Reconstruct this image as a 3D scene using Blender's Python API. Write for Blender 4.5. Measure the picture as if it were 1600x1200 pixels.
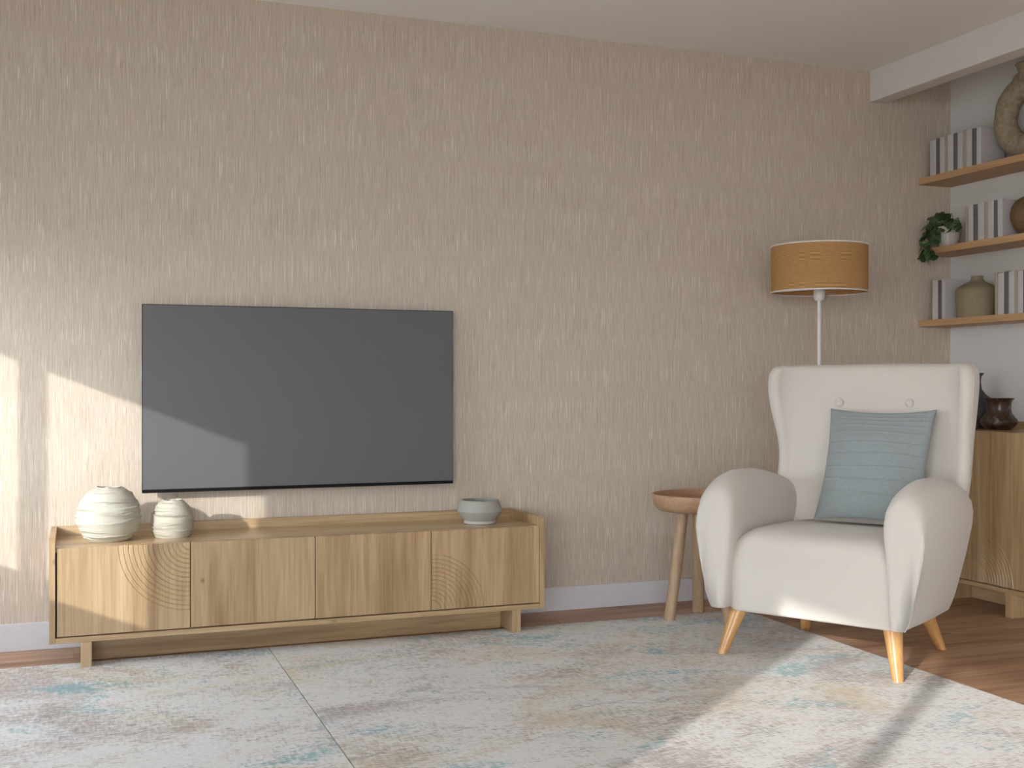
import bpy, bmesh, math, random
from mathutils import Vector, Matrix
R = math.radians
random.seed(7)
S = bpy.context.scene
for o in list(bpy.data.objects):
    bpy.data.objects.remove(o)

# ------------------------------------------------------------------ camera
cam = bpy.data.cameras.new('camera')
camo = bpy.data.objects.new('camera', cam)
S.collection.objects.link(camo)
camo.location = (0, -4.8146, 1.03)
camo.rotation_euler = (R(90), 0, R(-20.647))
cam.sensor_width = 36
cam.lens = 36 * 1793.8 / 1600
cam.clip_start = 0.05
S.camera = camo

# ------------------------------------------------------------------ world, sun, exposure
SKY, HAZE, GLOW = 1.0, 10.5, .10
w = bpy.data.worlds.new('world'); S.world = w
w.use_nodes = True
wt = w.node_tree
bg = wt.nodes['Background']
sky = wt.nodes.new('ShaderNodeTexSky')          # hazy morning sky, low sun
sky.sky_type = 'NISHITA'; sky.sun_disc = False
sky.sun_elevation = R(17.1); sky.sun_rotation = R(231)
sky.air_density = 1.0; sky.dust_density = 2.0; sky.ozone_density = 1.0
hs = wt.nodes.new('ShaderNodeHueSaturation'); hs.inputs['Saturation'].default_value = .45
hs.inputs['Value'].default_value = GLOW
wt.links.new(sky.outputs[0], hs.inputs['Color'])
ad = wt.nodes.new('ShaderNodeMix'); ad.data_type = 'RGBA'; ad.blend_type = 'ADD'; ad.clamp_result = False
ad.inputs[0].default_value = 1.0
wt.links.new(hs.outputs[0], ad.inputs[6])
ad.inputs[7].default_value = (HAZE*.83, HAZE*.93, HAZE*1.02, 1)
wt.links.new(ad.outputs[2], bg.inputs[0])
bg.inputs[1].default_value = SKY
SUN_DIR = Vector((0.777, 0.629, -0.307)).normalized()
sun = bpy.data.lights.new('sun', 'SUN')
sun.energy = 3.7
sun.angle = R(0.6)
sun.color = (1.0, 0.97, 0.92)
suno = bpy.data.objects.new('sun', sun)
S.collection.objects.link(suno)
suno.rotation_euler = SUN_DIR.to_track_quat('-Z', 'Y').to_euler()
suno.location = (-8, -8, 5)
vs = S.view_settings
vs.view_transform = 'Standard'; vs.look = 'None'
vs.gamma = 1.0; vs.use_curve_mapping = False
vs.exposure = 0.0
try:
    S.cycles.max_bounces = 10
    S.cycles.diffuse_bounces = 7
    S.cycles.use_denoising = True
    S.cycles.sample_clamp_indirect = 6
except Exception:
    pass

# ------------------------------------------------------------------ helpers
def lin(r, g, b):
    f = lambda c: (c/255/12.92 if c/255 <= .04045 else ((c/255+.055)/1.055)**2.4)
    return (f(r), f(g), f(b), 1)

def link(o):
    S.collection.objects.link(o); return o

def obj(name, bm, mat, parent=None, smooth=False, sub=0, kind=None, angle=None):
    me = bpy.data.meshes.new(name)
    bmesh.ops.recalc_face_normals(bm, faces=bm.faces)
    bm.to_mesh(me); bm.free()
    if smooth:
        for p in me.polygons: p.use_smooth = True
    if angle is not None:
        me.set_sharp_from_angle(angle=R(angle))
    if mat: me.materials.append(mat)
    o = link(bpy.data.objects.new(name, me))
    if parent: o.parent = parent
    if sub:
        m = o.modifiers.new('subsurf', 'SUBSURF'); m.levels = sub; m.render_levels = sub
    if kind: o['kind'] = kind
    return o

def tag(o, label, cat, group=None):
    o['label'] = label; o['category'] = cat
    if group: o['group'] = group
    return o

def thing(name, label, cat, loc=(0, 0, 0), rz=0, group=None):
    o = link(bpy.data.objects.new(name, None))
    o.empty_display_size = .05
    o.location = loc; o.rotation_euler = (0, 0, rz)
    return tag(o, label, cat, group)

def box(bm, x0, x1, y0, y1, z0, z1, bev=0, seg=2):
    r = bmesh.ops.create_cube(bm, size=1)
    vv = r['verts']
    for v in vv:
        v.co = Vector(((x0+x1)/2+v.co.x*(x1-x0), (y0+y1)/2+v.co.y*(y1-y0), (z0+z1)/2+v.co.z*(z1-z0)))
    if bev:
        ed = set()
        for v in vv:
            ed.update(v.link_edges)
        bmesh.ops.bevel(bm, geom=list(ed), offset=bev, segments=seg, affect='EDGES', profile=.5)
    return bm

def nbox(*a, **k):
    return box(bmesh.new(), *a, **k)

def lathe(bm, prof, n=48, cx=0, cy=0, fn=None, cap0=True, cap1=True):
    rings = []
    for i, (r, z) in enumerate(prof):
        ring = []
        for k in range(n):
            t = 2*math.pi*k/n
            rr, zz = (r, z) if fn is None else fn(r, z, t, i)
            ring.append(bm.verts.new((cx+rr*math.cos(t), cy+rr*math.sin(t), zz)))
        rings.append(ring)
    for i in range(len(rings)-1):
        for k in range(n):
            bm.faces.new((rings[i][k], rings[i][(k+1) % n], rings[i+1][(k+1) % n], rings[i+1][k]))
    if cap0: bm.faces.new(list(reversed(rings[0])))
    if cap1: bm.faces.new(rings[-1])
    return bm

def tube(bm, pts, rad, n=8, closed=False):
    pts = [Vector(p) for p in pts]
    rads = rad if isinstance(rad, (list, tuple)) else [rad]*len(pts)
    rings = []
    up = Vector((0, 0, 1)); prev = None
    m = len(pts)
    for i, p in enumerate(pts):
        if closed: d = pts[(i+1) % m]-pts[(i-1) % m]
        else: d = pts[min(i+1, m-1)]-pts[max(i-1, 0)]
        d.normalize()
        if prev is None:
            a = d.cross(up)
            if a.length < 1e-3: a = d.cross(Vector((1, 0, 0)))
            a.normalize()
        else:
            a = prev-d*prev.dot(d); a.normalize()
        prev = a; b = d.cross(a)
        rings.append([bm.verts.new(p+a*rads[i]*math.cos(2*math.pi*k/n)+b*rads[i]*math.sin(2*math.pi*k/n)) for k in range(n)])
    for i in range(m if closed else m-1):
        A, B = rings[i], rings[(i+1) % m]
        for k in range(n):
            bm.faces.new((A[k], A[(k+1) % n], B[(k+1) % n], B[k]))
    if not closed:
        bm.faces.new(list(reversed(rings[0]))); bm.faces.new(rings[-1])
    return bm

def loft(bm, secs, cap0=True, cap1=True):
    L = [[bm.verts.new(p) for p in s] for s in secs]
    n = len(L[0])
    for i in range(len(L)-1):
        for k in range(n):
            bm.faces.new((L[i][k], L[i][(k+1) % n], L[i+1][(k+1) % n], L[i+1][k]))
    if cap0: bm.faces.new(L[0])
    if cap1: bm.faces.new(L[-1])
    return L

# ------------------------------------------------------------------ materials
class NT:
    def __init__(s, name):
        s.m = bpy.data.materials.new(name); s.m.use_nodes = True
        s.t = s.m.node_tree; s.b = s.t.nodes['Principled BSDF']
        s.out = s.t.nodes['Material Output']
    def n(s, kind, **kw):
        x = s.t.nodes.new(kind)
        for k, v in kw.items(): setattr(x, k, v)
        return x
    def l(s, a, b): s.t.links.new(a, b)
    def coord(s, scale=(1, 1, 1), rnd=0.0, rot=(0, 0, 0)):
        tc = s.n('ShaderNodeTexCoord'); src = tc.outputs['Object']
        if rnd:
            oi = s.n('ShaderNodeObjectInfo')
            mu = s.n('ShaderNodeMath', operation='MULTIPLY'); mu.inputs[1].default_value = rnd
            s.l(oi.outputs['Random'], mu.inputs[0])
            va = s.n('ShaderNodeVectorMath', operation='ADD')
            s.l(src, va.inputs[0]); s.l(mu.outputs[0], va.inputs[1]); src = va.outputs[0]
        mp = s.n('ShaderNodeMapping'); mp.inputs['Scale'].default_value = scale
        mp.inputs['Rotation'].default_value = rot
        s.l(src, mp.inputs['Vector']); return mp.outputs[0]
    def noise(s, vec, scale, detail=3, rough=.5, dist=0):
        x = s.n('ShaderNodeTexNoise'); x.inputs['Scale'].default_value = scale
        x.inputs['Detail'].default_value = detail; x.inputs['Roughness'].default_value = rough
        x.inputs['Distortion'].default_value = dist
        s.l(vec, x.inputs['Vector']); return x.outputs['Fac']
    def ramp(s, fac, stops):
        x = s.n('ShaderNodeValToRGB'); e = x.color_ramp.elements
        e[0].position, e[0].color = stops[0]
        e[1].position, e[1].color = stops[-1]
        for p, c in stops[1:-1]:
            k = e.new(p); k.color = c
        s.l(fac, x.inputs['Fac']); return x.outputs['Color']
    def mix(s, a, b, fac, mode='MIX'):
        x = s.n('ShaderNodeMix', data_type='RGBA', blend_type=mode)
        for v, i in ((fac, 0), (a, 6), (b, 7)):
            if hasattr(v, 'is_linked'): s.l(v, x.inputs[i])
            else: x.inputs[i].default_value = v
        return x.outputs[2]
    def math(s, op, a, b=0.0):
        x = s.n('ShaderNodeMath', operation=op)
        for v, i in ((a, 0), (b, 1)):
            if hasattr(v, 'is_linked'): s.l(v, x.inputs[i])
            else: x.inputs[i].default_value = v
        return x.outputs[0]
    def bump(s, h, strength=.3, dist=.002):
        x = s.n('ShaderNodeBump'); x.inputs['Strength'].default_value = strength
        x.inputs['Distance'].default_value = dist
        s.l(h, x.inputs['Height']); s.l(x.outputs[0], s.b.inputs['Normal'])
    def base(s, c):
        if hasattr(c, 'is_linked'): s.l(c, s.b.inputs['Base Color'])
        else: s.b.inputs['Base Color'].default_value = c
    def set(s, rough=.5, spec=.5, metal=0):
        s.b.inputs['Roughness'].default_value = rough
        s.b.inputs['Specular IOR Level'].default_value = spec
        s.b.inputs['Metallic'].default_value = metal
        return s.m

def plain(name, c, rough=.5, spec=.5, metal=0, bumpscale=0, bstr=.1, var=.06):
    q = NT(name)
    v = q.coord((1, 1, 1))
    n = q.noise(v, bumpscale or 30, 3)
    lo = tuple(x*(1-var) for x in c[:3])+(1,); hi = tuple(min(1, x*(1+var)) for x in c[:3])+(1,)
    q.base(q.ramp(n, [(.3, lo), (.7, hi)]))
    if bumpscale: q.bump(n, bstr, .001)
    return q.set(rough, spec, metal)

def wood(name, axis, dark, mid, light, rough=.38, knots=True, tone=1.0, rnd=37.0, spec=.5):
    q = NT(name)
    def sc(along, across):
        return tuple(along if i == axis else across for i in range(3))
    v1 = q.coord(sc(.55, 9), rnd)
    n1 = q.noise(v1, 1.0, 5, .55, 1.0)
    v2 = q.coord(sc(4, 130), rnd)
    n2 = q.noise(v2, 1.0, 4, .6, .2)
    v3 = q.coord(sc(1.3, 26), rnd)
    n3 = q.noise(v3, 1.0, 3, .5, 1.6)
    f = q.math('ADD', q.math('MULTIPLY', n1, .68), q.math('MULTIPLY', n3, .32))
    col = q.ramp(f, [(.30, dark), (.48, mid), (.66, light)])
    col = q.mix(col, tuple(x*.72 for x in dark[:3])+(1,), q.math('MULTIPLY', q.ramp(n2, [(.47, (0, 0, 0, 1)), (.72, (1, 1, 1, 1))]), .46))
    if knots:
        v4 = q.coord(sc(4.2, 6.5), rnd)
        vo = q.n('ShaderNodeTexVoronoi'); vo.inputs['Scale'].default_value = 1.0
        q.l(v4, vo.inputs['Vector'])
        wob = q.math('ADD', vo.outputs['Distance'], q.math('MULTIPLY', n2, .03))
        k = q.ramp(wob, [(.03, (1, 1, 1, 1)), (.085, (0, 0, 0, 1))])
        col = q.mix(col, tuple(x*.35 for x in dark[:3])+(1,), q.math('MULTIPLY', k, .8))
    q.base(col)
    q.bump(n2, .12, .0006)
    return q.set(rough, spec)

def fabric(name, c, scale=420, bstr=.35, var=.10, rough=.95, sheen=.25):
    q = NT(name)
    v = q.coord((1, 1, 1))
    a = q.noise(q.coord((.35, .35, 2.2)), scale, 2)
    b = q.noise(q.coord((1.6, 1.6, .4)), scale*.6, 2)
    f = q.math('MULTIPLY', q.math('ADD', a, b), .5)
    lo = tuple(x*(1-var) for x in c[:3])+(1,); hi = tuple(min(1, x*(1+var)) for x in c[:3])+(1,)
    q.base(q.ramp(f, [(.35, lo), (.65, hi)]))
    q.bump(f, bstr, .0012)
    q.b.inputs['Sheen Weight'].default_value = sheen
    return q.set(rough, .15)

# wallpaper: vertical raised threads on a beige ground
q = NT('beige textured wallpaper')
t1 = q.noise(q.coord((300, 40, 5.0)), 1.0, 3, .6, .1)
t2 = q.noise(q.coord((560, 40, 22)), 1.0, 2, .5)
t3 = q.noise(q.coord((330, 40, 7.0)), 1.0, 1, .4)
f = q.math('ADD', q.math('MULTIPLY', t1, .6), q.math('MULTIPLY', t2, .4))
WALLC = q.ramp(f, [(.34, (.385, .31, .235, 1)), (.47, (.535, .455, .37, 1)), (.56, (.585, .505, .415, 1)), (.68, (.70, .63, .54, 1))])
thr = q.ramp(t3, [(.635, (0, 0, 0, 1)), (.72, (1, 1, 1, 1))])
WALLC = q.mix(WALLC, (.86, .81, .71, 1), q.math('MULTIPLY', thr, .75))
q.base(WALLC)
q.bump(q.math('ADD', f, q.math('MULTIPLY', thr, .25)), .35, .003)
M_wallpaper = q.set(.6, .5)

M_white = plain('white wall paint', (.64, .625, .615, 1), .9, .2, bumpscale=60, bstr=.05, var=.02)
M_ceil = plain('white ceiling paint', (.80, .775, .745, 1), .95, .1, bumpscale=120, bstr=.05, var=.02)
M_beam = plain('white beam paint', (.66, .64, .62, 1), .8, .2, bumpscale=80, bstr=.04, var=.02)
M_base = plain('white baseboard paint', (.63, .61, .64, 1), .55, .35, var=.02)
M_frame = plain('white window frame', (.75, .75, .75, 1), .5, .4, var=.02)
M_ground = plain('pale paving outside', (.34, .32, .29, 1), .9, .2, bumpscale=3, var=.2)

OAKD, OAKM, OAKL = (.290, .172, .078, 1), (.455, .310, .166, 1), (.555, .402, .240, 1)
M_oak_z = wood('oak grain upright', 2, OAKD, OAKM, OAKL)
M_oak_x = wood('oak grain along', 0, OAKD, OAKM, OAKL)
M_oak_y = wood('oak grain deep', 1, OAKD, OAKM, OAKL)
M_oak_top = wood('oak top lit tone satin lacquer', 0, tuple(c*1.12 for c in OAKD[:3])+(1,), tuple(c*1.12 for c in OAKM[:3])+(1,), tuple(c*1.12 for c in OAKL[:3])+(1,), .24)  # same oak with its colour raised to paint in light on the tops
M_beech = wood('honey lacquered beech', 2, (.50, .25, .085, 1), (.575, .31, .115, 1), (.62, .35, .14, 1), .28, False, spec=.5)
M_pine_z = wood('pale pine upright', 2, (.30, .185, .105, 1), (.42, .285, .175, 1), (.49, .35, .215, 1), .55)
M_pine_x = wood('pale pine along', 0, (.34, .185, .105, 1), (.43, .26, .155, 1), (.49, .32, .20, 1), .5)
M_shelf = wood('light oak shelf', 1, (.42, .245, .115, 1), (.49, .30, .15, 1), (.54, .345, .18, 1), .5, False)

# floor laminate
q = NT('reddish oak laminate')
n1 = q.noise(q.coord((.9, 11, 1), 53.0), 1.0, 5, .6, 1.2)
n2 = q.noise(q.coord((5, 120, 1), 53.0), 1.0, 3, .6)
oi = q.n('ShaderNodeObjectInfo')
c = q.ramp(n1, [(.30, (.23, .122, .068, 1)), (.5, (.42, .255, .160, 1)), (.70, (.56, .37, .245, 1))])
c = q.mix(c, (.18, .095, .055, 1), q.math('MULTIPLY', q.ramp(n2, [(.5, (0, 0, 0, 1)), (.75, (1, 1, 1, 1))]), .5))
c = q.mix(c, (.42, .26, .17, 1), q.math('MULTIPLY', oi.outputs['Random'], .25))
q.base(c); q.bump(n2, .1, .0005)
M_floor = q.set(.42, .4)

# rug: worn abstract pattern, woven along the room's width
def rugmat(name, off):
    q = NT(name)
    def C(s, o=(0, 0, 0)):
        tc = q.n('ShaderNodeTexCoord'); mp = q.n('ShaderNodeMapping')
        mp.inputs['Scale'].default_value = s
        mp.inputs['Location'].default_value = (o[0]+off, o[1]+off*.7, 0)
        q.l(tc.outputs['Object'], mp.inputs['Vector']); return mp.outputs[0]
    fine = q.noise(C((22, 150, 1)), 1.0, 4, .65, .3)       # broken weft streaks
    fine2 = q.noise(C((95, 22, 1)), 1.0, 3, .6)            # cross threads
    grain = q.noise(C((60, 260, 1)), 1.0, 2, .5)
    def patch(o, s, lo, hi, amount, fw=.75):
        p = q.noise(C(s, o), 1.0, 5, .62, .8)
        p = q.math('ADD', p, q.math('MULTIPLY', q.math('SUBTRACT', fine, .5), fw))
        p = q.math('ADD', p, q.math('MULTIPLY', q.math('SUBTRACT', fine2, .5), .35))
        k = q.ramp(p, [(lo, (0, 0, 0, 1)), (hi, (1, 1, 1, 1))])
        return q.math('MULTIPLY', k, amount)
    c = q.ramp(grain, [(.3, (.63, .63, .625, 1)), (.7, (.79, .79, .78, 1))])
    c = q.mix(c, (.60, .50, .34, 1), patch((3.1, 7.7), (1.7, 2.4, 1), .49, .67, .75))
    c = q.mix(c, (.335, .265, .245, 1), patch((11.3, 1.9), (1.5, 2.1, 1), .47, .69, .80))
    c = q.mix(c, (.26, .245, .245, 1), patch((5.3, 21.9), (3.5, 6, 1), .58, .76, .6))
    c = q.mix(c, (.24, .42, .47, 1), patch((17.9, 13.3), (2.4, 3.6, 1), .585, .69, .80, .6))
    q.base(c)
    q.bump(q.math('ADD', grain, fine), .3, .0015)
    q.b.inputs['Sheen Weight'].default_value = .1
    return q.set(.97, .08)
M_rug_l = rugmat('worn pastel rug weave a', 0.0)
M_rug_r = rugmat('worn pastel rug weave b', 31.7)

M_chair = fabric('natural linen upholstery', (.600, .560, .510, 1), scale=900, bstr=.18, var=.07)
M_piping = fabric('linen piping', (.55, .50, .445, 1), var=.05)
M_cush = fabric('blue grey cotton', (.270, .305, .310, 1), scale=520, bstr=.5, var=.16)
q = NT('tv screen'); q.base((.108, .108, .114, 1)); M_screen = q.set(.5, .5)
M_black = plain('black plastic', (.006, .006, .006, 1), .6, .15, var=.02)
M_ceramic = plain('cream ceramic', (.47, .455, .385, 1), .75, .25, bumpscale=90, bstr=.08, var=.03)
M_stone = plain('grey stoneware', (.36, .35, .315, 1), .8, .25, bumpscale=110, bstr=.08, var=.04)
M_stone2 = plain('pale unglazed foot', (.52, .50, .46, 1), .85, .2, bumpscale=110, bstr=.08, var=.04)
M_metal = plain('white lacquered metal', (.72, .70, .70, 1), .4, .5, var=.02)
M_sand = plain('sandy rough clay', (.30, .245, .17, 1), .95, .1, bumpscale=45, bstr=.9, var=.25)
M_brown = plain('brown clay', (.165, .105, .055, 1), .85, .2, bumpscale=60, bstr=.3, var=.2)
M_olive = plain('olive beige ceramic', (.26, .215, .135, 1), .8, .25, bumpscale=50, bstr=.1, var=.08)
q = NT('mottled dark glaze')
n = q.noise(q.coord((26, 26, 15)), 1.0, 6, .7, .8)
q.base(q.ramp(n, [(.40, (.010, .007, .006, 1)), (.48, (.075, .038, .018, 1)), (.54, (.030, .020, .018, 1)), (.60, (.10, .075, .08, 1)), (.66, (.26, .20, .17, 1))]))
M_glaze = q.set(.3, .5)
M_slate = plain('slate blue glaze', (.055, .055, .065, 1), .5, .4, bumpscale=70, bstr=.15, var=.3)
M_potw = plain('white plant pot', (.55, .51, .49, 1), .6, .3, var=.02)
M_soil = plain('dark soil', (.02, .013, .009, 1), 1, .1, bumpscale=200, bstr=.8, var=.3)
q = NT('ivy leaf green')
oi = q.n('ShaderNodeObjectInfo')
q.base(q.ramp(oi.outputs['Random'], [(0, (.024, .052, .018, 1)), (.6, (.045, .090, .030, 1)), (1, (.10, .155, .06, 1))]))
M_leaf = q.set(.5, .3)
M_stem = plain('brown green stem', (.09, .075, .035, 1), .7, .2)
M_bkw = plain('white book cloth', (.50, .475, .475, 1), .75, .25, var=.04)
M_bkg = plain('grey book cloth', (.125, .118, .122, 1), .75, .25, var=.05)
M_bkb = plain('beige book cloth', (.36, .31, .245, 1), .75, .25, var=.05)
M_page = plain('book pages', (.66, .61, .53, 1), .95, .1, var=.05)
q = NT('woven straw shade')
wv = q.n('ShaderNodeTexWave', wave_type='BANDS', bands_direction='Z')
wv.inputs['Scale'].default_value = 55; wv.inputs['Distortion'].default_value = 1.2
wv.inputs['Detail'].default_value = 3; wv.inputs['Detail Scale'].default_value = 2
q.l(q.coord((1, 1, 1)), wv.inputs['Vector'])
fn_ = q.noise(q.coord((60, 60, 200)), 1.0, 3)
c = q.ramp(q.math('ADD', q.math('MULTIPLY', wv.outputs['Fac'], .6), q.math('MULTIPLY', fn_, .4)),
           [(.25, (.42, .21, .075, 1)), (.6, (.66, .40, .17, 1)), (.85, (.74, .49, .25, 1))])
q.base(c); q.bump(wv.outputs['Fac'], .5, .001)
tr = q.n('ShaderNodeBsdfTranslucent'); q.l(c, tr.inputs['Color'])
mx = q.n('ShaderNodeMixShader'); mx.inputs[0].default_value = .35
q.l(q.b.outputs[0], mx.inputs[1]); q.l(tr.outputs[0], mx.inputs[2]); q.l(mx.outputs[0], q.out.inputs['Surface'])
M_straw = q.set(.8, .2)

# ------------------------------------------------------------------ room shell
XL, XR, YB, YF, ZC = -1.3, 4.267, 0.0, -7.6, 2.618
WT = .05
def struct(name, bm, mat, parent=None, **k):
    o = obj(name, bm, mat, parent, **k)
    if parent is None: o['kind'] = 'structure'
    return o
struct('ground', nbox(-30, 20, -30, 15, -.52, -.40), M_ground)
floor = struct('floor', nbox(XL-WT, XR+.1, YF-.1, YB+.1, -.15, -.012), plain('floor screed', (.2, .12, .08, 1), .9))
# laminate planks: rows along the room's width, children of the floor
pm = None
PL, PW = 1.28, .193
row = 0; y = YB
while y > YF:
    y0 = max(y-PW, YF); x = XL-(row*0.47 % 1)*PL
    while x < XR:
        xa, xb = max(x, XL), min(x+PL, XR)
        if xb-xa > .01:
            if pm and abs((xb-xa)-PL) < 1e-6 and abs((y-y0)-PW) < 1e-6:
                p = link(bpy.data.objects.new('plank', pm)); p.parent = floor
            else:
                hx, hy = (xb-xa)/2-.0003, (y-y0)/2-.0003
                p = obj('plank', nbox(-hx, hx, -hy, hy, -.012, 0, bev=.0006, seg=1), M_floor, floor)
                if abs((xb-xa)-PL) < 1e-6 and abs((y-y0)-PW) < 1e-6: pm = p.data
            p.location = ((xa+xb)/2, (y+y0)/2, 0)
        x += PL
    y -= PW; row += 1
struct('ceiling', nbox(XL-WT, XR+.1, YF-.1, YB+.1, ZC, ZC+.12), M_ceil)
struct('wall_back', nbox(XL-WT, XR+.1, YB, YB+.1, -.12, ZC), M_wallpaper)
struct('wall_right', nbox(XR, XR+.1, YF-.1, YB, -.12, ZC), M_white)
# left wall with two windows, the second extended with added panes for more light
SILL, SILL2, HEAD, HEAD2 = .735, .12, 1.565, 2.35
W1 = (-1.675, -.215); W2 = (-7.25, -4.215)
bm = bmesh.new()
box(bm, XL-WT, XL, YF-.1, W2[1], -.12, SILL2)
box(bm, XL-WT, XL, W2[1], YB, -.12, SILL)
box(bm, XL-WT, XL, YF-.1, W2[1], HEAD2, ZC)
box(bm, XL-WT, XL, W2[1], YB, HEAD, ZC)
box(bm, XL-WT, XL, YF-.1, W2[0], SILL2, HEAD2)
box(bm, XL-WT, XL, W2[1], W1[0], SILL, HEAD)
box(bm, XL-WT, XL, W1[1], YB, SILL, HEAD)
struct('wall_left', bm, M_white)
for i, (ya, yb, my) in enumerate(((W1[0], W1[1], -.9365), (W2[0], W2[1], -4.94))):
    wn = struct('window_%d' % (i+1), nbox(XL-WT*.5-.012, XL-WT*.5+.012, my-.034, my+.034, (SILL, SILL2)[i], (HEAD, HEAD2)[i]), M_frame)
    if i == 1:
        for m2 in (-5.70, -6.46):
            obj('mullion', nbox(XL-WT*.5-.012, XL-WT*.5+.012, m2-.034, m2+.034, SILL2, HEAD2), M_frame, wn)
    bm = bmesh.new(); box(bm, XL, XL+.012, ya-.06, yb+.06, (SILL, SILL2)[i]-.03, (SILL, SILL2)[i]-.002, bev=.003)
    obj('window_sill', bm, M_frame, wn)
# unseen slab added outside over the second window to cut the low sun off
bm = bmesh.new()
box(bm, XL-WT-1.86, XL-WT, YF, -3.9, 2.45, 2.62)
struct('sun_block_slab', bm, M_white)
# wall behind the camera with an unseen door opening added for soft fill light
D0, D1, DZ = -1.1, .2, 2.15
bm = bmesh.new()
box(bm, XL, D0, YF-.1, YF, -.12, ZC)
box(bm, D1, XR, YF-.1, YF, -.12, ZC)
box(bm, D0, D1, YF-.1, YF, DZ, ZC)
struct('wall_front', bm, M_white)
bm = bmesh.new()
for xx in (D0+.025, (D0+D1)/2, D1-.025):
    box(bm, xx-.025, xx+.025, YF-.08, YF-.03, 0, DZ, bev=.004)
box(bm, D0, D1, YF-.08, YF-.03, DZ-.05, DZ, bev=.004)
struct('added_fill_door', bm, M_frame)
struct('trim_1', nbox(3.755, 3.851, YF, YB, 2.461, ZC, bev=.002, seg=1), M_beam)
bm = nbox(XL, XR, -.012, 0, 0, .108, bev=.003)
struct('baseboard_back', bm, M_base)
struct('baseboard_right', nbox(XR-.012, XR, YF, -.0125, 0, .108, bev=.003), M_base)

# ------------------------------------------------------------------ rugs
def rug(x0, x1, mat, label):
    cx, cy = (x0+x1)/2, -1.90
    o = obj('rug', nbox(x0-cx, x1-cx, -3.5-cy, -.316-cy, 0, .009, bev=.0015, seg=2), mat)
    o.location = (cx, cy, 0)
    return tag(o, label, 'rug', None)
rug(-1.45, .6840, M_rug_l, 'faded pastel rug on the left, in front of the low sideboard, left of the seam')
rug(.6875, 2.812, M_rug_r, 'faded pastel rug on the right, under the armchair and in the sun patch')
RUGZ = .009

# ------------------------------------------------------------------ sideboards
def arc_door(width, height, th, corner, Rmax, step, n_arcs, gw=.0055, gd=.0022):
    """front panel in the XZ plane (x 0..width, z 0..height), front at y=0, back y=th,
    with concentric quarter-circle grooves about one corner"""
    bm = bmesh.new()
    radii = [(0.0, 0.0)]
    for k in reversed(range(n_arcs)):
        r = Rmax-k*step
        if r < .012: continue
        radii += [(r-gw/2, 0), (r-gw*.1, gd), (r+gw*.15, gd), (r+gw/2, 0)]
    ang = [math.pi/2*i/40 for i in range(41)]
    ang.append(math.atan2(height, width)); ang = sorted(set(ang))
    def P(r, t, d):
        x, z = r*math.cos(t), r*math.sin(t)
        if 'right' in corner: x = width-x
        if 'top' in corner: z = height-z
        return bm.verts.new((x, d, z))
    c0 = P(0, 0, 0)
    cols = []
    for t in ang:
        rb = min(width/max(math.cos(t), 1e-9), height/max(math.sin(t), 1e-9))
        cols.append([P(r, t, d) for r, d in radii[1:]]+[P(rb, t, 0)])
    for i in range(len(cols)-1):
        A, B = cols[i], cols[i+1]
        bm.faces.new((c0, A[0], B[0]))
        for k in range(len(A)-1):
            bm.faces.new((A[k], A[k+1], B[k+1], B[k]))
    rim = [c0]+cols[0]+[c[-1] for c in cols[1:-1]]+list(reversed(cols[-1]))
    back = [bm.verts.new((v.co.x, th, v.co.z)) for v in rim]
    m = len(rim)
    for i in range(m):
        bm.faces.new((rim[i], rim[(i+1) % m], back[(i+1) % m], back[i]))
    bm.faces.new(back)
    return bm

def side_profile(bm, x0, x1, yf, yb, z0, z1, r):
    pts = [(yb, z0), (yf, z0)]
    for k in range(7):
        t = math.pi*.5*k/6
        pts.append((yf+r-r*math.cos(t), z1-r+r*math.sin(t)))
    pts.append((yb, z1))
    loft(bm, [[(x0, a, b) for a, b in pts], [(x1, a, b) for a, b in pts]])
    return bm

def sideboard(label, W, D, zb, zt, zs, ndoors, arcs, legin, kick, loc, rz):
    """local: x along the front 0..W, y 0 = front, +y towards the wall"""
    t = .020
    s = thing('sideboard', label, 'sideboard', loc, rz)
    for x0 in (0, W-t):
        obj('side_panel', side_profile(bmesh.new(), x0, x0+t, 0, D, zb, zs, .026), M_oak_z, s, smooth=True, angle=25)
    obj('bottom_panel', nbox(t, W-t, 0, D, zb, zb+.0195, bev=.001, seg=1), M_oak_x, s)
    obj('top_panel', nbox(t, W-t, .0245, D-.02, zt-.018, zt, bev=.001, seg=1), M_oak_top, s)
    obj('back_panel', nbox(t, W-t, D-.018, D, zb+.02, zs, bev=.001, seg=1), M_oak_x, s)
    iw = (W-2*t)/ndoors
    for k in range(ndoors):
        g = .0016
        dw, dh = iw-2*g-(.004 if k == 0 else 0), zt-.0005-(zb+.0235)
        if k in arcs:
            corner, rm, st, n = arcs[k]
            bm = arc_door(dw, dh, .018, corner, rm, st, n)
        else:
            bm = nbox(0, dw, 0, .018, 0, dh, bev=.0008, seg=1)
        d = obj('door', bm, M_oak_z, s)
        d.location = (t+iw*k+g+(.004 if k == 0 else 0), .006, zb+.0235)
        if k in arcs: d['label'] = 'oak door with carved quarter-circle grooves in its %s corner' % corner.replace('_', ' ')
    for x0 in (legin, W-legin-.038):
        obj('leg', nbox(x0, x0+.038, 0, D-.02, RUGZ if kick[1] else 0, zb, bev=.001, seg=1), M_oak_z, s)
    obj('kick_board', nbox(legin+.038, W-legin-.038, kick[0], kick[0]+.018, .001, zb, bev=.001, seg=1), M_oak_x, s)
    return s

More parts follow.
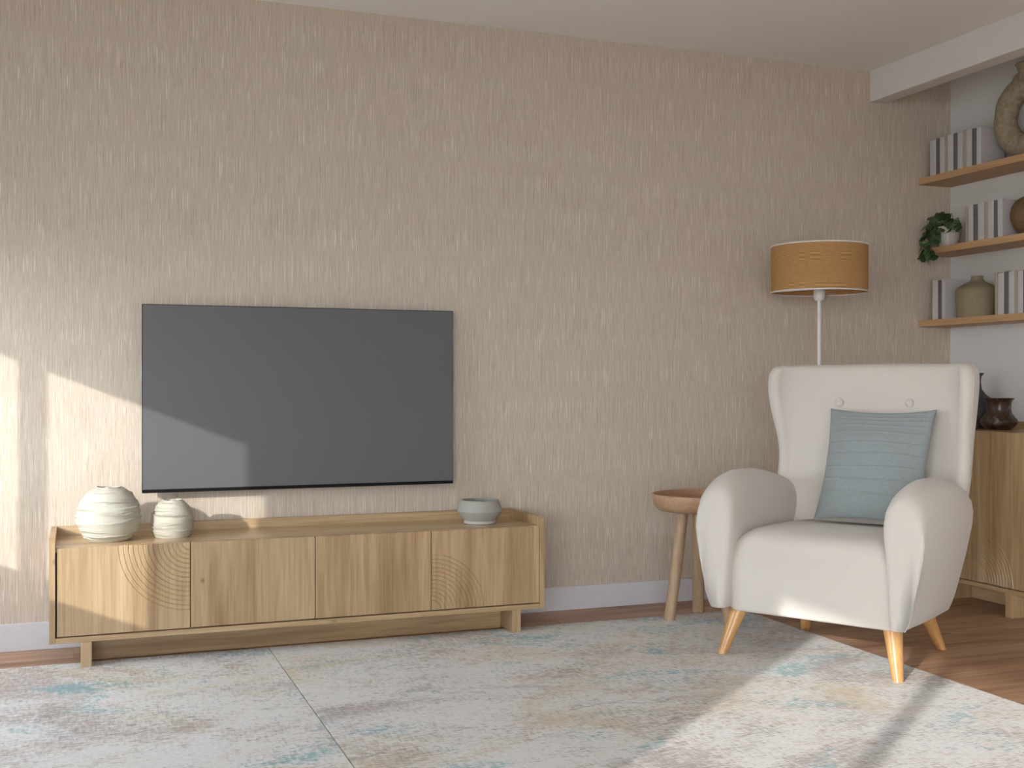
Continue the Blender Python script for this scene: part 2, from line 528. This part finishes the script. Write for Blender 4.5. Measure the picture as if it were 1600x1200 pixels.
SB = sideboard('long low oak sideboard under the television with grooved arcs on its end doors',
               1.908, .388, .100, .441, .477, 4,
               {0: ('top_right', .25, .0172, 14), 3: ('bottom_left', .22, .0165, 12)},
               .105, (.142, True), (-.101, -.401, 0), 0)
HB = sideboard('tall oak sideboard against the right wall, half hidden behind the armchair',
               .71, .42, .105, .815, .850, 2,
               {1: ('bottom_left', .25, .0172, 14), 0: ('top_right', .25, .0172, 14)},
               .105, (.20, False), (3.832, -.265, 0), R(-90))

# ------------------------------------------------------------------ television
tv = thing('television', 'large flat dark grey television hung on the wall above the low sideboard', 'television', (.231, 0, .600))
TW, TH, TY = 1.285, .746, -.065
obj('screen', nbox(.0025, TW-.0025, TY-.0006, TY+.004, .0125, TH-.0025), M_screen, tv)
bm = bmesh.new()
box(bm, 0, TW, TY, TY+.016, 0, TH, bev=.0012)
obj('frame', bm, M_black, tv)
obj('bottom_bezel', nbox(0, TW, TY-.0015, TY+.014, -.001, .012, bev=.001), M_black, tv)
obj('rear_housing', nbox(.16, TW-.16, TY+.016, TY+.045, .05, TH-.2, bev=.008), M_black, tv)
obj('wall_mount', nbox(TW/2-.2, TW/2+.2, TY+.045, 0, .18, .42, bev=.003), M_black, tv)

# ------------------------------------------------------------------ vases on the low sideboard
def sphere_vase(label, cx, cy, z0, rmax, h, a0, a1, amp0, seed, nf, wmax):
    """pot wrapped in thin clay layers: every layer swells outwards and ends in a small ragged step"""
    rnd = random.Random(seed)
    ns, n = 150, 160
    folds = [((k+rnd.uniform(.1, .9))/nf, rnd.uniform(.035, wmax), rnd.uniform(0, 6.28), rnd.uniform(.45, 1.0), rnd.choice((1, 2, 3))) for k in range(nf)]
    P = []
    s0, s1 = math.sin(R(a0)), math.sin(R(a1))
    for i in range(ns+1):
        a = R(a0+(a1-a0)*i/ns)
        P.append((rmax*math.cos(a)**.9, z0+h*(math.sin(a)-s0)/(s1-s0)))
    rl = P[-1][0]
    full = P+[(rl*.95, z0+h*1.002), (rl*.86, z0+h*.985), (rl*1.02, z0+h*.9), (rl*1.1, z0+h*.7)]
    def fn(r, z, t, i):
        if i > ns: return r, z
        u = i/ns; d = 0
        for fu, w_, ph, st, kk in folds:
            c = fu+.016*math.sin(t+ph)+.007*math.sin(kk*2*t+ph*2)+.0035*math.sin(9*t+ph)+.002*math.sin(17*t-ph)
            x = (u-c)/w_
            m = st*max(0, .35+.65*math.sin(kk*t*.5*2+ph*1.7))
            if -1 < x <= 0: d += m*(1+x)**1.4
            elif 0 < x < .16: d += m*(1-x/.16)
        k = min(1, u*10)*min(1, .35+(1-u)*6)
        return r+amp0*d*k, z+(.0025*math.sin(3*t)+.0015*math.sin(7*t+1))*(u > .9)*(u-.9)*10
    bm = bmesh.new()
    lathe(bm, full, n, fn=fn)
    for v in bm.verts: v.co.z -= z0
    o = obj('round_vase', bm, M_ceramic, smooth=True, angle=60)
    o.location = (cx, cy, z0)
    return tag(o, label, 'vase')
sphere_vase('larger round cream vase with layered folds at the left end of the low sideboard', .104, -.215, .4412, .113, .200, -50, 70, .0095, 3, 21, .085)
sphere_vase('smaller round cream vase with wrapped ridges, right of the larger cream vase', .336, -.205, .4412, .078, .142, -38, 66, .0075, 11, 19, .085)

b = thing('bowl', 'grey stoneware bowl with a flared waist at the right end of the low sideboard', 'bowl', (1.588, -.215, .4412))
bm = bmesh.new()
lathe(bm, [(.060, .010), (.066, .012), (.094, .047), (.0955, .053), (.094, .058), (.079, .098), (.074, .0995), (.072, .097), (.086, .058), (.084, .05), (.055, .016)], 72)
obj('bowl_body', bm, M_stone, b, smooth=True, angle=28)
bm = bmesh.new(); lathe(bm, [(.062, 0), (.067, .002), (.0665, .013), (.06, .0135)], 72)
o = obj('foot_ring', bm, M_stone2, b, smooth=True, angle=40); o['label'] = 'paler unglazed foot ring'

# ------------------------------------------------------------------ side table (stool)
st = thing('side_table', 'small round wooden side table on three splayed legs, left of the armchair', 'side table', (2.532, -.405, 0))
bm = bmesh.new()
lathe(bm, [(.150, .476), (.172, .480), (.192, .500), (.201, .530), (.203, .545), (.201, .551), (.196, .552), (.191, .547), (.183, .530), (.165, .523), (.02, .522)], 64)
obj('tray_top', bm, M_pine_x, st, smooth=True, angle=40)
for (fx, fy, fz) in ((-.141, .003, RUGZ), (.087, .150, 0), (.054, -.170, RUGZ)):
    bm = bmesh.new()
    tube(bm, [(fx, fy, fz), (fx*.75+.0, fy*.75, .24), (fx*.52, fy*.52, .486)], [.0255, .0245, .0235], 20)
    bmesh.ops.rotate(bm, verts=bm.verts, cent=(0, 0, 0), matrix=Matrix.Identity(3))
    for v in bm.verts:
        if v.co.z < .03 and v.co.z < fz+.02: v.co.z = fz
    obj('leg', bm, M_pine_z, st, smooth=True, angle=50)

# ------------------------------------------------------------------ floor lamp
lp = thing('floor_lamp', 'tall floor lamp with a straw drum shade behind the armchair', 'floor lamp', (3.196, -.355, 0))
bm = bmesh.new(); lathe(bm, [(.135, 0), (.138, .004), (.136, .014), (.05, .018), (.015, .022)], 48)
obj('base', bm, M_metal, lp, smooth=True, angle=40)
bm = bmesh.new(); tube(bm, [(0, 0, .015), (0, 0, .8), (0, 0, 1.42)], .0082, 16)
obj('pole', bm, M_metal, lp, smooth=True, angle=50)
bm = bmesh.new(); lathe(bm, [(.012, 1.415), (.020, 1.418), (.0255, 1.432), (.0265, 1.46), (.020, 1.475)], 32)
obj('socket', bm, M_metal, lp, smooth=True, angle=50)
bm = bmesh.new(); lathe(bm, [(.012, 1.475), (.015, 1.49), (.03, 1.53), (.03, 1.55), (.018, 1.575), (.004, 1.58)], 24)
obj('bulb', bm, plain('frosted bulb', (.8, .8, .78, 1), .3, .5), lp, smooth=True)
SR = .2175
bm = bmesh.new()
n = 128
prof = [(SR, 1.453), (SR, 1.665), (SR-.0016, 1.665), (SR-.0016, 1.453), ]
lathe(bm, prof+[prof[0]], n, cap0=False, cap1=False)
bmesh.ops.remove_doubles(bm, verts=bm.verts, dist=1e-5)
sh = obj('shade', bm, M_straw, lp, smooth=True, angle=40)
for zz in (1.453, 1.665):
    bm = bmesh.new()
    tube(bm, [(SR*math.cos(2*math.pi*k/96), SR*math.sin(2*math.pi*k/96), zz) for k in range(96)], .0034, 8, closed=True)
    obj('shade_ring', bm, M_metal, sh, smooth=True)
for k in range(3):
    t = 2*math.pi*k/3+.62
    bm = bmesh.new()
    tube(bm, [(.024*math.cos(t), .024*math.sin(t), 1.466), (SR*math.cos(t), SR*math.sin(t), 1.455)], .0022, 8)
    obj('spoke', bm, M_metal, lp, smooth=True)

# ------------------------------------------------------------------ armchair
O = Vector((2.4585, -1.306, 0))
AC = thing('armchair', 'cream upholstered wing armchair with buttoned back and tapered wooden legs', 'armchair', O, R(-59.14))
# legs
for (fx, fy, fz, tx, ty) in ((-.336, -.004, RUGZ, -.294, .060), (.336, -.004, RUGZ, .294, .060), (.280, .620, 0, .235, .525), (-.280, .620, 0, -.235, .525)):
    bm = bmesh.new()
    zt_ = .185
    sec = []
    for k in range(6):
        u = k/5
        c = Vector((fx+(tx-fx)*u, fy+(ty-fy)*u, fz+(zt_-fz)*u)); r = .0185+(.0345-.0185)*u
        sec.append([(c.x+r*math.cos(2*math.pi*j/28), c.y+r*math.sin(2*math.pi*j/28), c.z) for j in range(28)])
    loft(bm, sec)
    obj('leg', bm, M_beech, AC, smooth=True, angle=60)
# seat
def rrect(hw, z0, z1, r, rb, n=8):
    pts = []
    for (cx, cz, a0, rr) in ((hw-r, z1-r, 0, r), (-hw+r, z1-r, 90, r), (-hw+rb, z0+rb, 180, rb), (hw-rb, z0+rb, 270, rb)):
        for k in range(n+1):
            t = R(a0+90*k/n)
            pts.append((cx+rr*math.cos(t), cz+rr*math.sin(t)))
    return pts
bm = bmesh.new(); secs = []
for (b_, dw, dz, d0) in ((.022, .045, .085, .030), (.018, .032, .068, .014), (.0195, .020, .050, .006), (.027, .010, .030, .002), (.043, .003, .014, 0), (.070, 0, .004, 0), (.12, 0, 0, 0), (.25, 0, 0, 0), (.40, 0, .004, 0), (.54, 0, .010, 0)):
    L = rrect(.327-dw, .170+d0, .480-dz, .105-dw*.6, .02)
    sec = []
    for a, z in L:
        crown = .010*(1-(a/.33)**2) if z > .4 else 0
        bulge = -.010*(1-(a/.33)**2)*math.sin(max(0, min(1, (z-.15)/.33))*math.pi) if b_ < .1 else 0
        sec.append((a, b_+bulge, z+crown*min(1, b_/.12)))
    secs.append(sec)
loft(bm, secs)
obj('seat', bm, M_chair, AC, smooth=True)
# arms
ARM = [(.312, .187), (.310, .25), (.307, .32), (.301, .40), (.293, .47), (.287, .525), (.286, .57), (.294, .615), (.313, .650), (.338, .670), (.364, .676), (.392, .672), (.422, .655), (.446, .625), (.459, .585), (.461, .54), (.455, .485), (.440, .42), (.418, .345), (.397, .265), (.379, .215), (.366, .187), (.34, .184)]
# b, top height, inner inset, outer inset
AS = [(-.030, .555, .060, .040), (-.0305, .580, .034, .0285), (-.028, .602, .018, .0255), (-.022, .620, .008, .0245), (-.010, .640, .002, .023), (.012, .657, 0, .0205), (.045, .671, 0, .017), (.09, .685, 0, .011), (.17, .696, 0, .004), (.27, .694, 0, .001), (.37, .680, 0, .008), (.47, .658, 0, .022), (.55, .634, 0, .034), (.610, .612, .01, .050), (.63, .60, .03, .080)]
for sgn in (-1, 1):
    bm = bmesh.new(); secs = []
    for (b_, zt_, ii, io) in AS:
        sec = []
        for k, (a, z) in enumerate(ARM):
            z2 = .185+(z-.185)*(zt_-.185)/.491
            w_ = (a-.286)/(.455-.286)
            lo = max(0, min(1, (z-.17)/.3))
            cap = .35+.65*lo
            a2 = a+ii*cap*(1-w_)-io*cap*w_
            s_ = max(0, min(1, (b_-.1)/.5))
            sec.append((sgn*a2, b_+s_*(z2-.58)*.42, z2))
        secs.append(sec)
    loft(bm, secs)
    arm = obj('armrest', bm, M_chair, AC, smooth=True)
    bm = bmesh.new(); pp = []
    for k in (21, 20, 19, 18, 17, 16, 15, 14):
        a, z = ARM[k]
        z2 = .185+(z-.185)*(.600-.185)/.491
        lo = max(0, min(1, (z-.17)/.3)); w_ = (a-.286)/(.455-.286)
        pp.append((sgn*(a-.0262*(.35+.65*lo)*w_+.0003), -.0275, z2))
    tube(bm, pp, [.0026]*(len(pp)-1)+[.001], 8)
    obj('piping', bm, M_piping, arm, smooth=True)
# back with wings
BK = [(.185, .330, .43, .46, .520), (.25, .345, .45, .475, .555), (.35, .365, .48, .505, .605), (.50, .385, .52, .560, .665), (.60, .393, .560, .583, .700), (.68, .394, .590, .602, .722), (.75, .395, .602, .618, .738), (.82, .401, .590, .634, .753), (.90, .412, .566, .650, .768), (.97, .420, .552, .664, .781), (1.03, .424, .550, .676, .791), (1.07, .421, .558, .684, .797), (1.092, .414, .570, .692, .797), (1.104, .401, .588, .704, .788), (1.109, .385, .612, .722, .772)]
bm = bmesh.new(); rings = []
Mn = 33
def ucurve(aw, bw, bc, p=.62, q_=.50):
    out = []
    for k in range(Mn):
        t = k/(Mn-1); ph = math.pi*(t+0*math.sin(2*math.pi*t)/(4*math.pi))
        cc, ss = math.cos(ph), abs(math.sin(ph))
        out.append((-aw*math.copysign(abs(cc)**p, cc), bw+(bc-bw)*ss**q_))
    return out
for (z, aw, bw, bi, bo) in BK:
    th = .052 if z < 1.095 else (.042 if z < 1.106 else .022)
    o_ = ucurve(aw, bw, bo, .62, .62); i_ = ucurve(aw-th, bw, bi, .78, .75+.7*max(0, min(1, (z-.55)/.25)))
    mid_l = (-(aw-th/2), bw-.014); mid_r = (aw-th/2, bw-.014)
    loop = [mid_l]+o_+[mid_r]+list(reversed(i_))
    dip = lambda a: -.006*math.cos(a/.43*math.pi)*0
    rings.append([bm.verts.new((a, b2, z+(0.004*(1-(a/.44)**2) if z > 1.05 else 0))) for a, b2 in loop])
N = len(rings[0])
for i in range(len(rings)-1):
    for k in range(N):
        bm.faces.new((rings[i][k], rings[i][(k+1) % N], rings[i+1][(k+1) % N], rings[i+1][k]))
def capring(ring):
    ol = ring[1:1+Mn]; il = list(reversed(ring[2+Mn:]))
    for k in range(Mn-1):
        bm.faces.new((ol[k], ol[k+1], il[k+1], il[k]))
    bm.faces.new((ring[0], ol[0], il[0])); bm.faces.new((ring[1+Mn], il[-1], ol[-1]))
capring(rings[0]); capring(rings[-1])
back = obj('backrest', bm, M_chair, AC, smooth=True, sub=1)
for sgn in (-1, 1):
    bm = bmesh.new(); pp = []
    for (z, aw, bw, bi, bo) in BK[4:14]:
        pp.append((sgn*(aw-.004), bw-.003+.012, z))
    pp2 = pp
    tube(bm, pp2, .0026, 8)
    obj('piping', bm, M_piping, back, smooth=True)
for a in (-.146, .146):
    bm = bmesh.new()
    lathe(bm, [(.004, -.010), (.015, -.009), (.0185, -.003), (.0165, .004), (.009, .0075), (.002, .0085)], 24)
    bmesh.ops.rotate(bm, verts=bm.verts, cent=(0, 0, 0), matrix=Matrix.Rotation(R(90), 3, 'X'))
    o = obj('button', bm, M_chair, AC, smooth=True)
    o.location = (a, .651, .953)

# ------------------------------------------------------------------ cushion
def cushion():
    bm = bmesh.new()
    nu, nv = 48, 150
    W_, H_, T_ = .216, .233, .066
    pleats = [.93, .84, .76, .66, .53, .32, .12, -.10, -.32, -.56]
    def pt(i, j, side):
        u = -1+2*i/nu; v = -1+2*j/nv
        x = u*W_*(1-.075*(1-v*v)*abs(u)); z = v*H_*(1-.075*(1-u*u)*abs(v))
        th = T_*((1-abs(u)**2.6)*(1-abs(v)**2.6))**.62
        if side < 0:
            for p in pleats:
                d = (v-p-.012*math.sin(2.2*u+p*5))/.012
                if -1 < d < 1.6: th += .0048*(1-abs(d) if d < 0 else max(0, 1-d/1.6))*min(1, (1-abs(u))*8)*min(1, (1-abs(v))*14)
            th += .004*math.sin(5*u+3*v)*(1-u*u)*(1-v*v)
            for (u0, am) in ((-.25, .006), (.15, .007), (.5, .005)):
                th -= am*math.exp(-((u-u0)/.09)**2)*math.exp(-((v+1)/.28)**2)*1.2
        return (x, side*max(th, .0), z)
    F = {}
    for side in (-1, 1):
        for i in range(nu+1):
            for j in range(nv+1):
                e = i in (0, nu) or j in (0, nv)
                if e and side == 1: F[(side, i, j)] = F[(-1, i, j)]
                else:
                    p = pt(i, j, side)
                    F[(side, i, j)] = bm.verts.new((p[0], 0 if e else p[1], p[2]))
        for i in range(nu):
            for j in range(nv):
                bm.faces.new((F[(side, i, j)], F[(side, i+1, j)], F[(side, i+1, j+1)], F[(side, i, j+1)]))
    return bm
cu = obj('cushion', cushion(), M_cush, smooth=True)
tag(cu, 'square blue-grey cushion with stitched tucks leaning on the armchair back', 'cushion')
ca, sa = math.cos(R(-59.14)), math.sin(R(-59.14))
def L2W(a, b_, z): return Vector((O.x+a*ca-b_*sa, O.y+a*sa+b_*ca, z))
cu.rotation_euler = (R(-20), R(0), R(-59.14-1))
cu.location = L2W(.066, .487, .712)

# ------------------------------------------------------------------ shelves and what stands on them
SX0, SX1 = 4.059, XR
SHZ = (2.091, 1.725, 1.358)
for z, nm in zip(SHZ, ('highest of the three light oak wall shelves on the right wall', 'middle one of the three light oak wall shelves, holding the ivy', 'lowest of the three light oak wall shelves, above the tall sideboard')):
    o = obj('wall_shelf', nbox(-(SX1-SX0)/2, (SX1-SX0)/2, -.65, .65, -.033, 0, bev=.0015, seg=2), M_shelf)
    o.location = ((SX0+SX1)/2, -.6505, z)
    tag(o, nm, 'shelf', 'wall shelves on the right wall')

ORD = ['first', 'second', 'third', 'fourth', 'fifth', 'sixth', 'seventh', 'eighth', 'ninth', 'tenth', 'eleventh', 'twelfth']
def book(y0, y1, z, h, depth, mat, cname, tilt, label, group):
    th = abs(y1-y0)-.001
    yc = (y0+y1)/2
    b = thing('book', label, 'book', (4.078, yc, z), 0, group)
    b.rotation_euler = (R(tilt), 0, 0)
    lift = abs(math.sin(R(tilt)))*th/2
    b.location.z = z+lift+.0002
    t = .0022 if th > .015 else .0015
    bm = bmesh.new()
    hh = th/2
    # wrap-around cover: two boards and a slightly rounded spine
    prof = [(depth, hh), (.004, hh), (.001, hh*.8), (0, hh*.4), (0, -hh*.4), (.001, -hh*.8), (.004, -hh), (depth, -hh),
            (depth, -hh+t), (.006, -hh+t), (t, -hh*.4+t*.3), (t, hh*.4-t*.3), (.006, hh-t), (depth, hh-t)]
    loft(bm, [[(x, y, 0) for x, y in prof], [(x, y, h) for x, y in prof]])
    obj('cover', bm, mat, b)
    if hh-t > .001:
        obj('pages', nbox(t+.004, depth-.003, -hh+t+.0002, hh-t-.0002, .002, h-.003), M_page, b)
    return b
def row(ys, cols, z, h, shelf, group, side, tilts=None):
    for k in range(len(cols)):
        m, cn = {'w': (M_bkw, 'white'), 'g': (M_bkg, 'grey'), 'b': (M_bkb, 'beige')}[cols[k]]
        lab = '%s-spined book, %s from the left in the %s' % (cn, ORD[k], shelf)
        dep = .150+random.uniform(-.004, .004)
        book(ys[k], ys[k+1], z, h+random.uniform(-.003, .003), dep, m, cn, (tilts[k] if tilts else random.uniform(-.5, .5)), lab, group)
row([-.060, -.106, -.134, -.171, -.189, -.230, -.257, -.296, -.318, -.357, -.387, -.417], 'wgwbwgwbwgw', SHZ[0], .186, 'book row on the highest shelf', 'books on the highest shelf', 'left')
row([-.314, -.331, -.366, -.396, -.438, -.459, -.500, -.525, -.557], 'bwgwbwgw', SHZ[1], .180, 'book row on the middle shelf', 'books on the middle shelf', 'left')
row([-.078, -.120, -.148, -.171], 'wgw', SHZ[2], .199, 'short book row left of the olive vase', 'books left of the vase on the lowest shelf', 'left')
row([-.508, -.525, -.565, -.593, -.632, -.648, -.683, -.706, -.745], 'bwgwbwgw', SHZ[2], .199, 'book row right of the olive vase', 'books right of the vase on the lowest shelf', 'left')

# ring vase on the highest shelf
rv = thing('ring_vase', 'rough sandy ring-shaped vase with a neck at the right end of the highest shelf', 'vase', (4.165, -.632, SHZ[0]))
bm = bmesh.new()
nR, nr = 72, 24
Rm, rt = .143, .058
rnd = random.Random(5)
vr = []
for i in range(nR):
    t = 2*math.pi*i/nR
    ring = []
    for j in range(nr):
        p = 2*math.pi*j/nr
        k = rt*(1+.03*math.sin(5*t+2*p)+.02*math.sin(11*t-3*p))
        rr = Rm+k*math.cos(p)
        ring.append(bm.verts.new((.85*k*math.sin(p), rr*math.cos(t), max(.0005, .201+rr*math.sin(t)))))
    vr.append(ring)
for i in range(nR):
    for j in range(nr):
        bm.faces.new((vr[i][j], vr[(i+1) % nR][j], vr[(i+1) % nR][(j+1) % nr], vr[i][(j+1) % nr]))
body = obj('ring_body', bm, M_sand, rv, smooth=True)
bm = bmesh.new()
lathe(bm, [(.050, .365), (.047, .39), (.047, .41), (.052, .432), (.058, .44), (.056, .444), (.046, .436), (.038, .41), (.036, .385)], 40,
      fn=lambda r, z, t, i: (r*(1+.03*math.sin(3*t+z*60)), z))
obj('neck', bm, M_sand, rv, smooth=True)
for s_ in (-1, 1):
    bm = bmesh.new()
    tube(bm, [(0, s_*.050, .352), (0, s_*.078, .372), (0, s_*.086, .388), (0, s_*.070, .400), (0, s_*.042, .402)], [.016, .014, .012, .012, .012], 12)
    obj('handle', bm, M_sand, rv, smooth=True)

# round brown bottle vase, middle shelf
bm = bmesh.new()
lathe(bm, [(.045, 0), (.06, .004), (.088, .035), (.104, .075), (.106, .10), (.098, .135), (.075, .165), (.045, .18), (.026, .19), (.022, .205), (.024, .228), (.030, .236), (.026, .236), (.018, .21), (.018, .19)], 56)
o = obj('bottle_vase', bm, M_brown, smooth=True, angle=60); o.location = (4.160, -.672, SHZ[1]+.0003)
tag(o, 'round brown clay bottle vase at the right end of the middle shelf', 'vase')
# olive vase, lowest shelf
bm = bmesh.new()
lathe(bm, [(.086, 0), (.092, .002), (.096, .03), (.101, .10), (.102, .125), (.100, .138), (.091, .150), (.064, .166), (.042, .177), (.030, .188), (.0275, .199), (.029, .206), (.025, .206), (.022, .195), (.03, .18)], 72)
o = obj('shoulder_vase', bm, M_olive, smooth=True, angle=60); o.location = (4.166, -.300, SHZ[2]+.0003)
tag(o, 'olive beige shouldered vase between two book rows on the lowest shelf', 'vase')

# dark vase and slim vase on the tall sideboard
bm = bmesh.new()
lathe(bm, [(.048, 0), (.056, .003), (.076, .020), (.084, .036), (.081, .047), (.066, .066), (.058, .080), (.0545, .097), (.056, .125), (.060, .138), (.068, .146), (.067, .148), (.055, .138), (.05, .115), (.052, .085)], 64,
      fn=lambda r, z, t, i: (r*(1+.012*math.sin(3*t+i)), z))
o = obj('squat_vase', bm, M_glaze, smooth=True, angle=60); o.location = (4.05, -.565, .8153)
tag(o, 'squat dark mottled vase with a flared rim on the tall sideboard', 'vase')
bm = bmesh.new()
lathe(bm, [(.06, 0), (.08, .004), (.108, .06), (.108, .10), (.085, .135), (.045, .165), (.028, .19), (.024, .225), (.026, .25), (.040, .268), (.037, .269), (.02, .25), (.019, .2)], 48)
o = obj('slim_vase', bm, M_slate, smooth=True, angle=60); o.location = (4.13, -.330, .8153)
tag(o, 'slate-coloured long-necked vase behind the armchair edge, left of the squat vase', 'vase')

# potted ivy on the middle shelf
iv = thing('potted_ivy', 'trailing green ivy in a small white pot at the left end of the middle shelf', 'plant', (4.130, -.142, SHZ[1]))
bm = bmesh.new()
lathe(bm, [(.042, 0), (.046, .002), (.057, .062), (.0585, .064), (.0615, .066), (.064, .098), (.0625, .10), (.058, .098), (.055, .07), (.05, .06)], 40)
obj('pot', bm, M_potw, iv, smooth=True, angle=40)
bm = bmesh.new(); lathe(bm, [(.053, .080), (.056, .086), (.03, .090), (.005, .092)], 24)
obj('soil', bm, M_soil, iv, smooth=True)
def leaf_mesh(seed):
    rnd = random.Random(seed)
    bm = bmesh.new()
    out = [(0, 0), (.38, .04), (.56, .30), (.52, .50), (.46, .66), (.24, .84), (0, 1.0)]
    half = out
    L_, Rr = [], []
    mid = [bm.verts.new((0, y_, -.10*y_*y_)) for y_ in (0, .12, .32, .48, .66, .80, 1.0)]
    for s_ in (-1, 1):
        side = [bm.verts.new((s_*x_, y_, .10*abs(x_)-.10*y_*y_-.10*(abs(x_) > .4))) for x_, y_ in half[1:-1]]
        for k in range(len(side)):
            a, b2 = mid[k], mid[k+1]
            if k == 0: bm.faces.new((mid[0], side[0], mid[1]))
            if k < len(side)-1: bm.faces.new((mid[k+1], side[k], side[k+1], mid[k+2]))
        bm.faces.new((mid[-2], side[-1], mid[-1]))
    return bm
leafm = None
rnd = random.Random(21)
def add_leaf(p, yaw, pitch, size):
    global leafm
    if leafm is None:
        o = obj('leaf', leaf_mesh(1), M_leaf, iv, smooth=True); leafm = o.data
    else:
        o = link(bpy.data.objects.new('leaf', leafm)); o.parent = iv
    o.location = p; o.rotation_euler = (pitch, rnd.uniform(-.4, .4), yaw)
    o.scale = (size, size, size)
vines = [
    [(-.01, .02, .085), (-.02, .04, .15), (-.03, .055, .175), (-.05, .09, .16), (-.06, .12, .12), (-.085, .15, .10)],
    [(.0, 0, .085), (-.01, .0, .145), (-.02, .015, .165), (-.03, .03, .17)],
    [(.0, -.01, .085), (.0, -.02, .14), (-.01, -.02, .17)],
    [(-.02, -.02, .085), (-.045, -.05, .125), (-.06, -.085, .13), (-.07, -.11, .105), (-.07, -.115, .08)],
    [(-.03, .02, .085), (-.065, .05, .115), (-.085, .075, .07), (-.095, .085, .02), (-.095, .075, -.02), (-.095, .07, -.055)],
    [(-.03, .03, .085), (-.06, .07, .11), (-.09, .11, .07), (-.098, .125, .03), (-.098, .115, -.01), (-.098, .12, -.045), (-.098, .095, -.052)],
    [(0, -.03, .09), (-.02, -.07, .125), (-.03, -.11, .135), (-.04, -.14, .115), (-.045, -.15, .085)],
    [(-.03, -.01, .088), (-.065, .0, .09), (-.08, .01, .05), (-.085, .0, .02)],
    [(-.03, .01, .088), (-.07, .035, .10), (-.09, .055, .05), (-.098, .045, -.01), (-.097, .025, -.045), (-.095, .005, -.05)],
]
for vn in vines:
    vn = [(x, y*.72-.018, z) for x, y, z in vn]
    bm = bmesh.new(); tube(bm, vn, .0013, 6)
    obj('vine', bm, M_stem, iv, smooth=True)
    for i in range(len(vn)-1):
        for f_ in ((.2, .55, .9) if i else (.75,)):
            a, b2 = Vector(vn[i]), Vector(vn[i+1])
            p = a.lerp(b2, f_)+Vector((-.006, rnd.uniform(-.012, .012), rnd.uniform(-.006, .008)))
            if p.z < .005 and p.x > -.09: p.x = -.09
            add_leaf(p, rnd.uniform(.5, 2.6), rnd.uniform(-1.5, -.35), rnd.uniform(.028, .041))
for k in range(12):
    p = Vector((rnd.uniform(-.045, .03), rnd.uniform(-.05, .05), rnd.uniform(.105, .15)))
    add_leaf(p, rnd.uniform(0, 6.28), rnd.uniform(-1.2, .2), rnd.uniform(.034, .046))

bpy.context.view_layer.update()
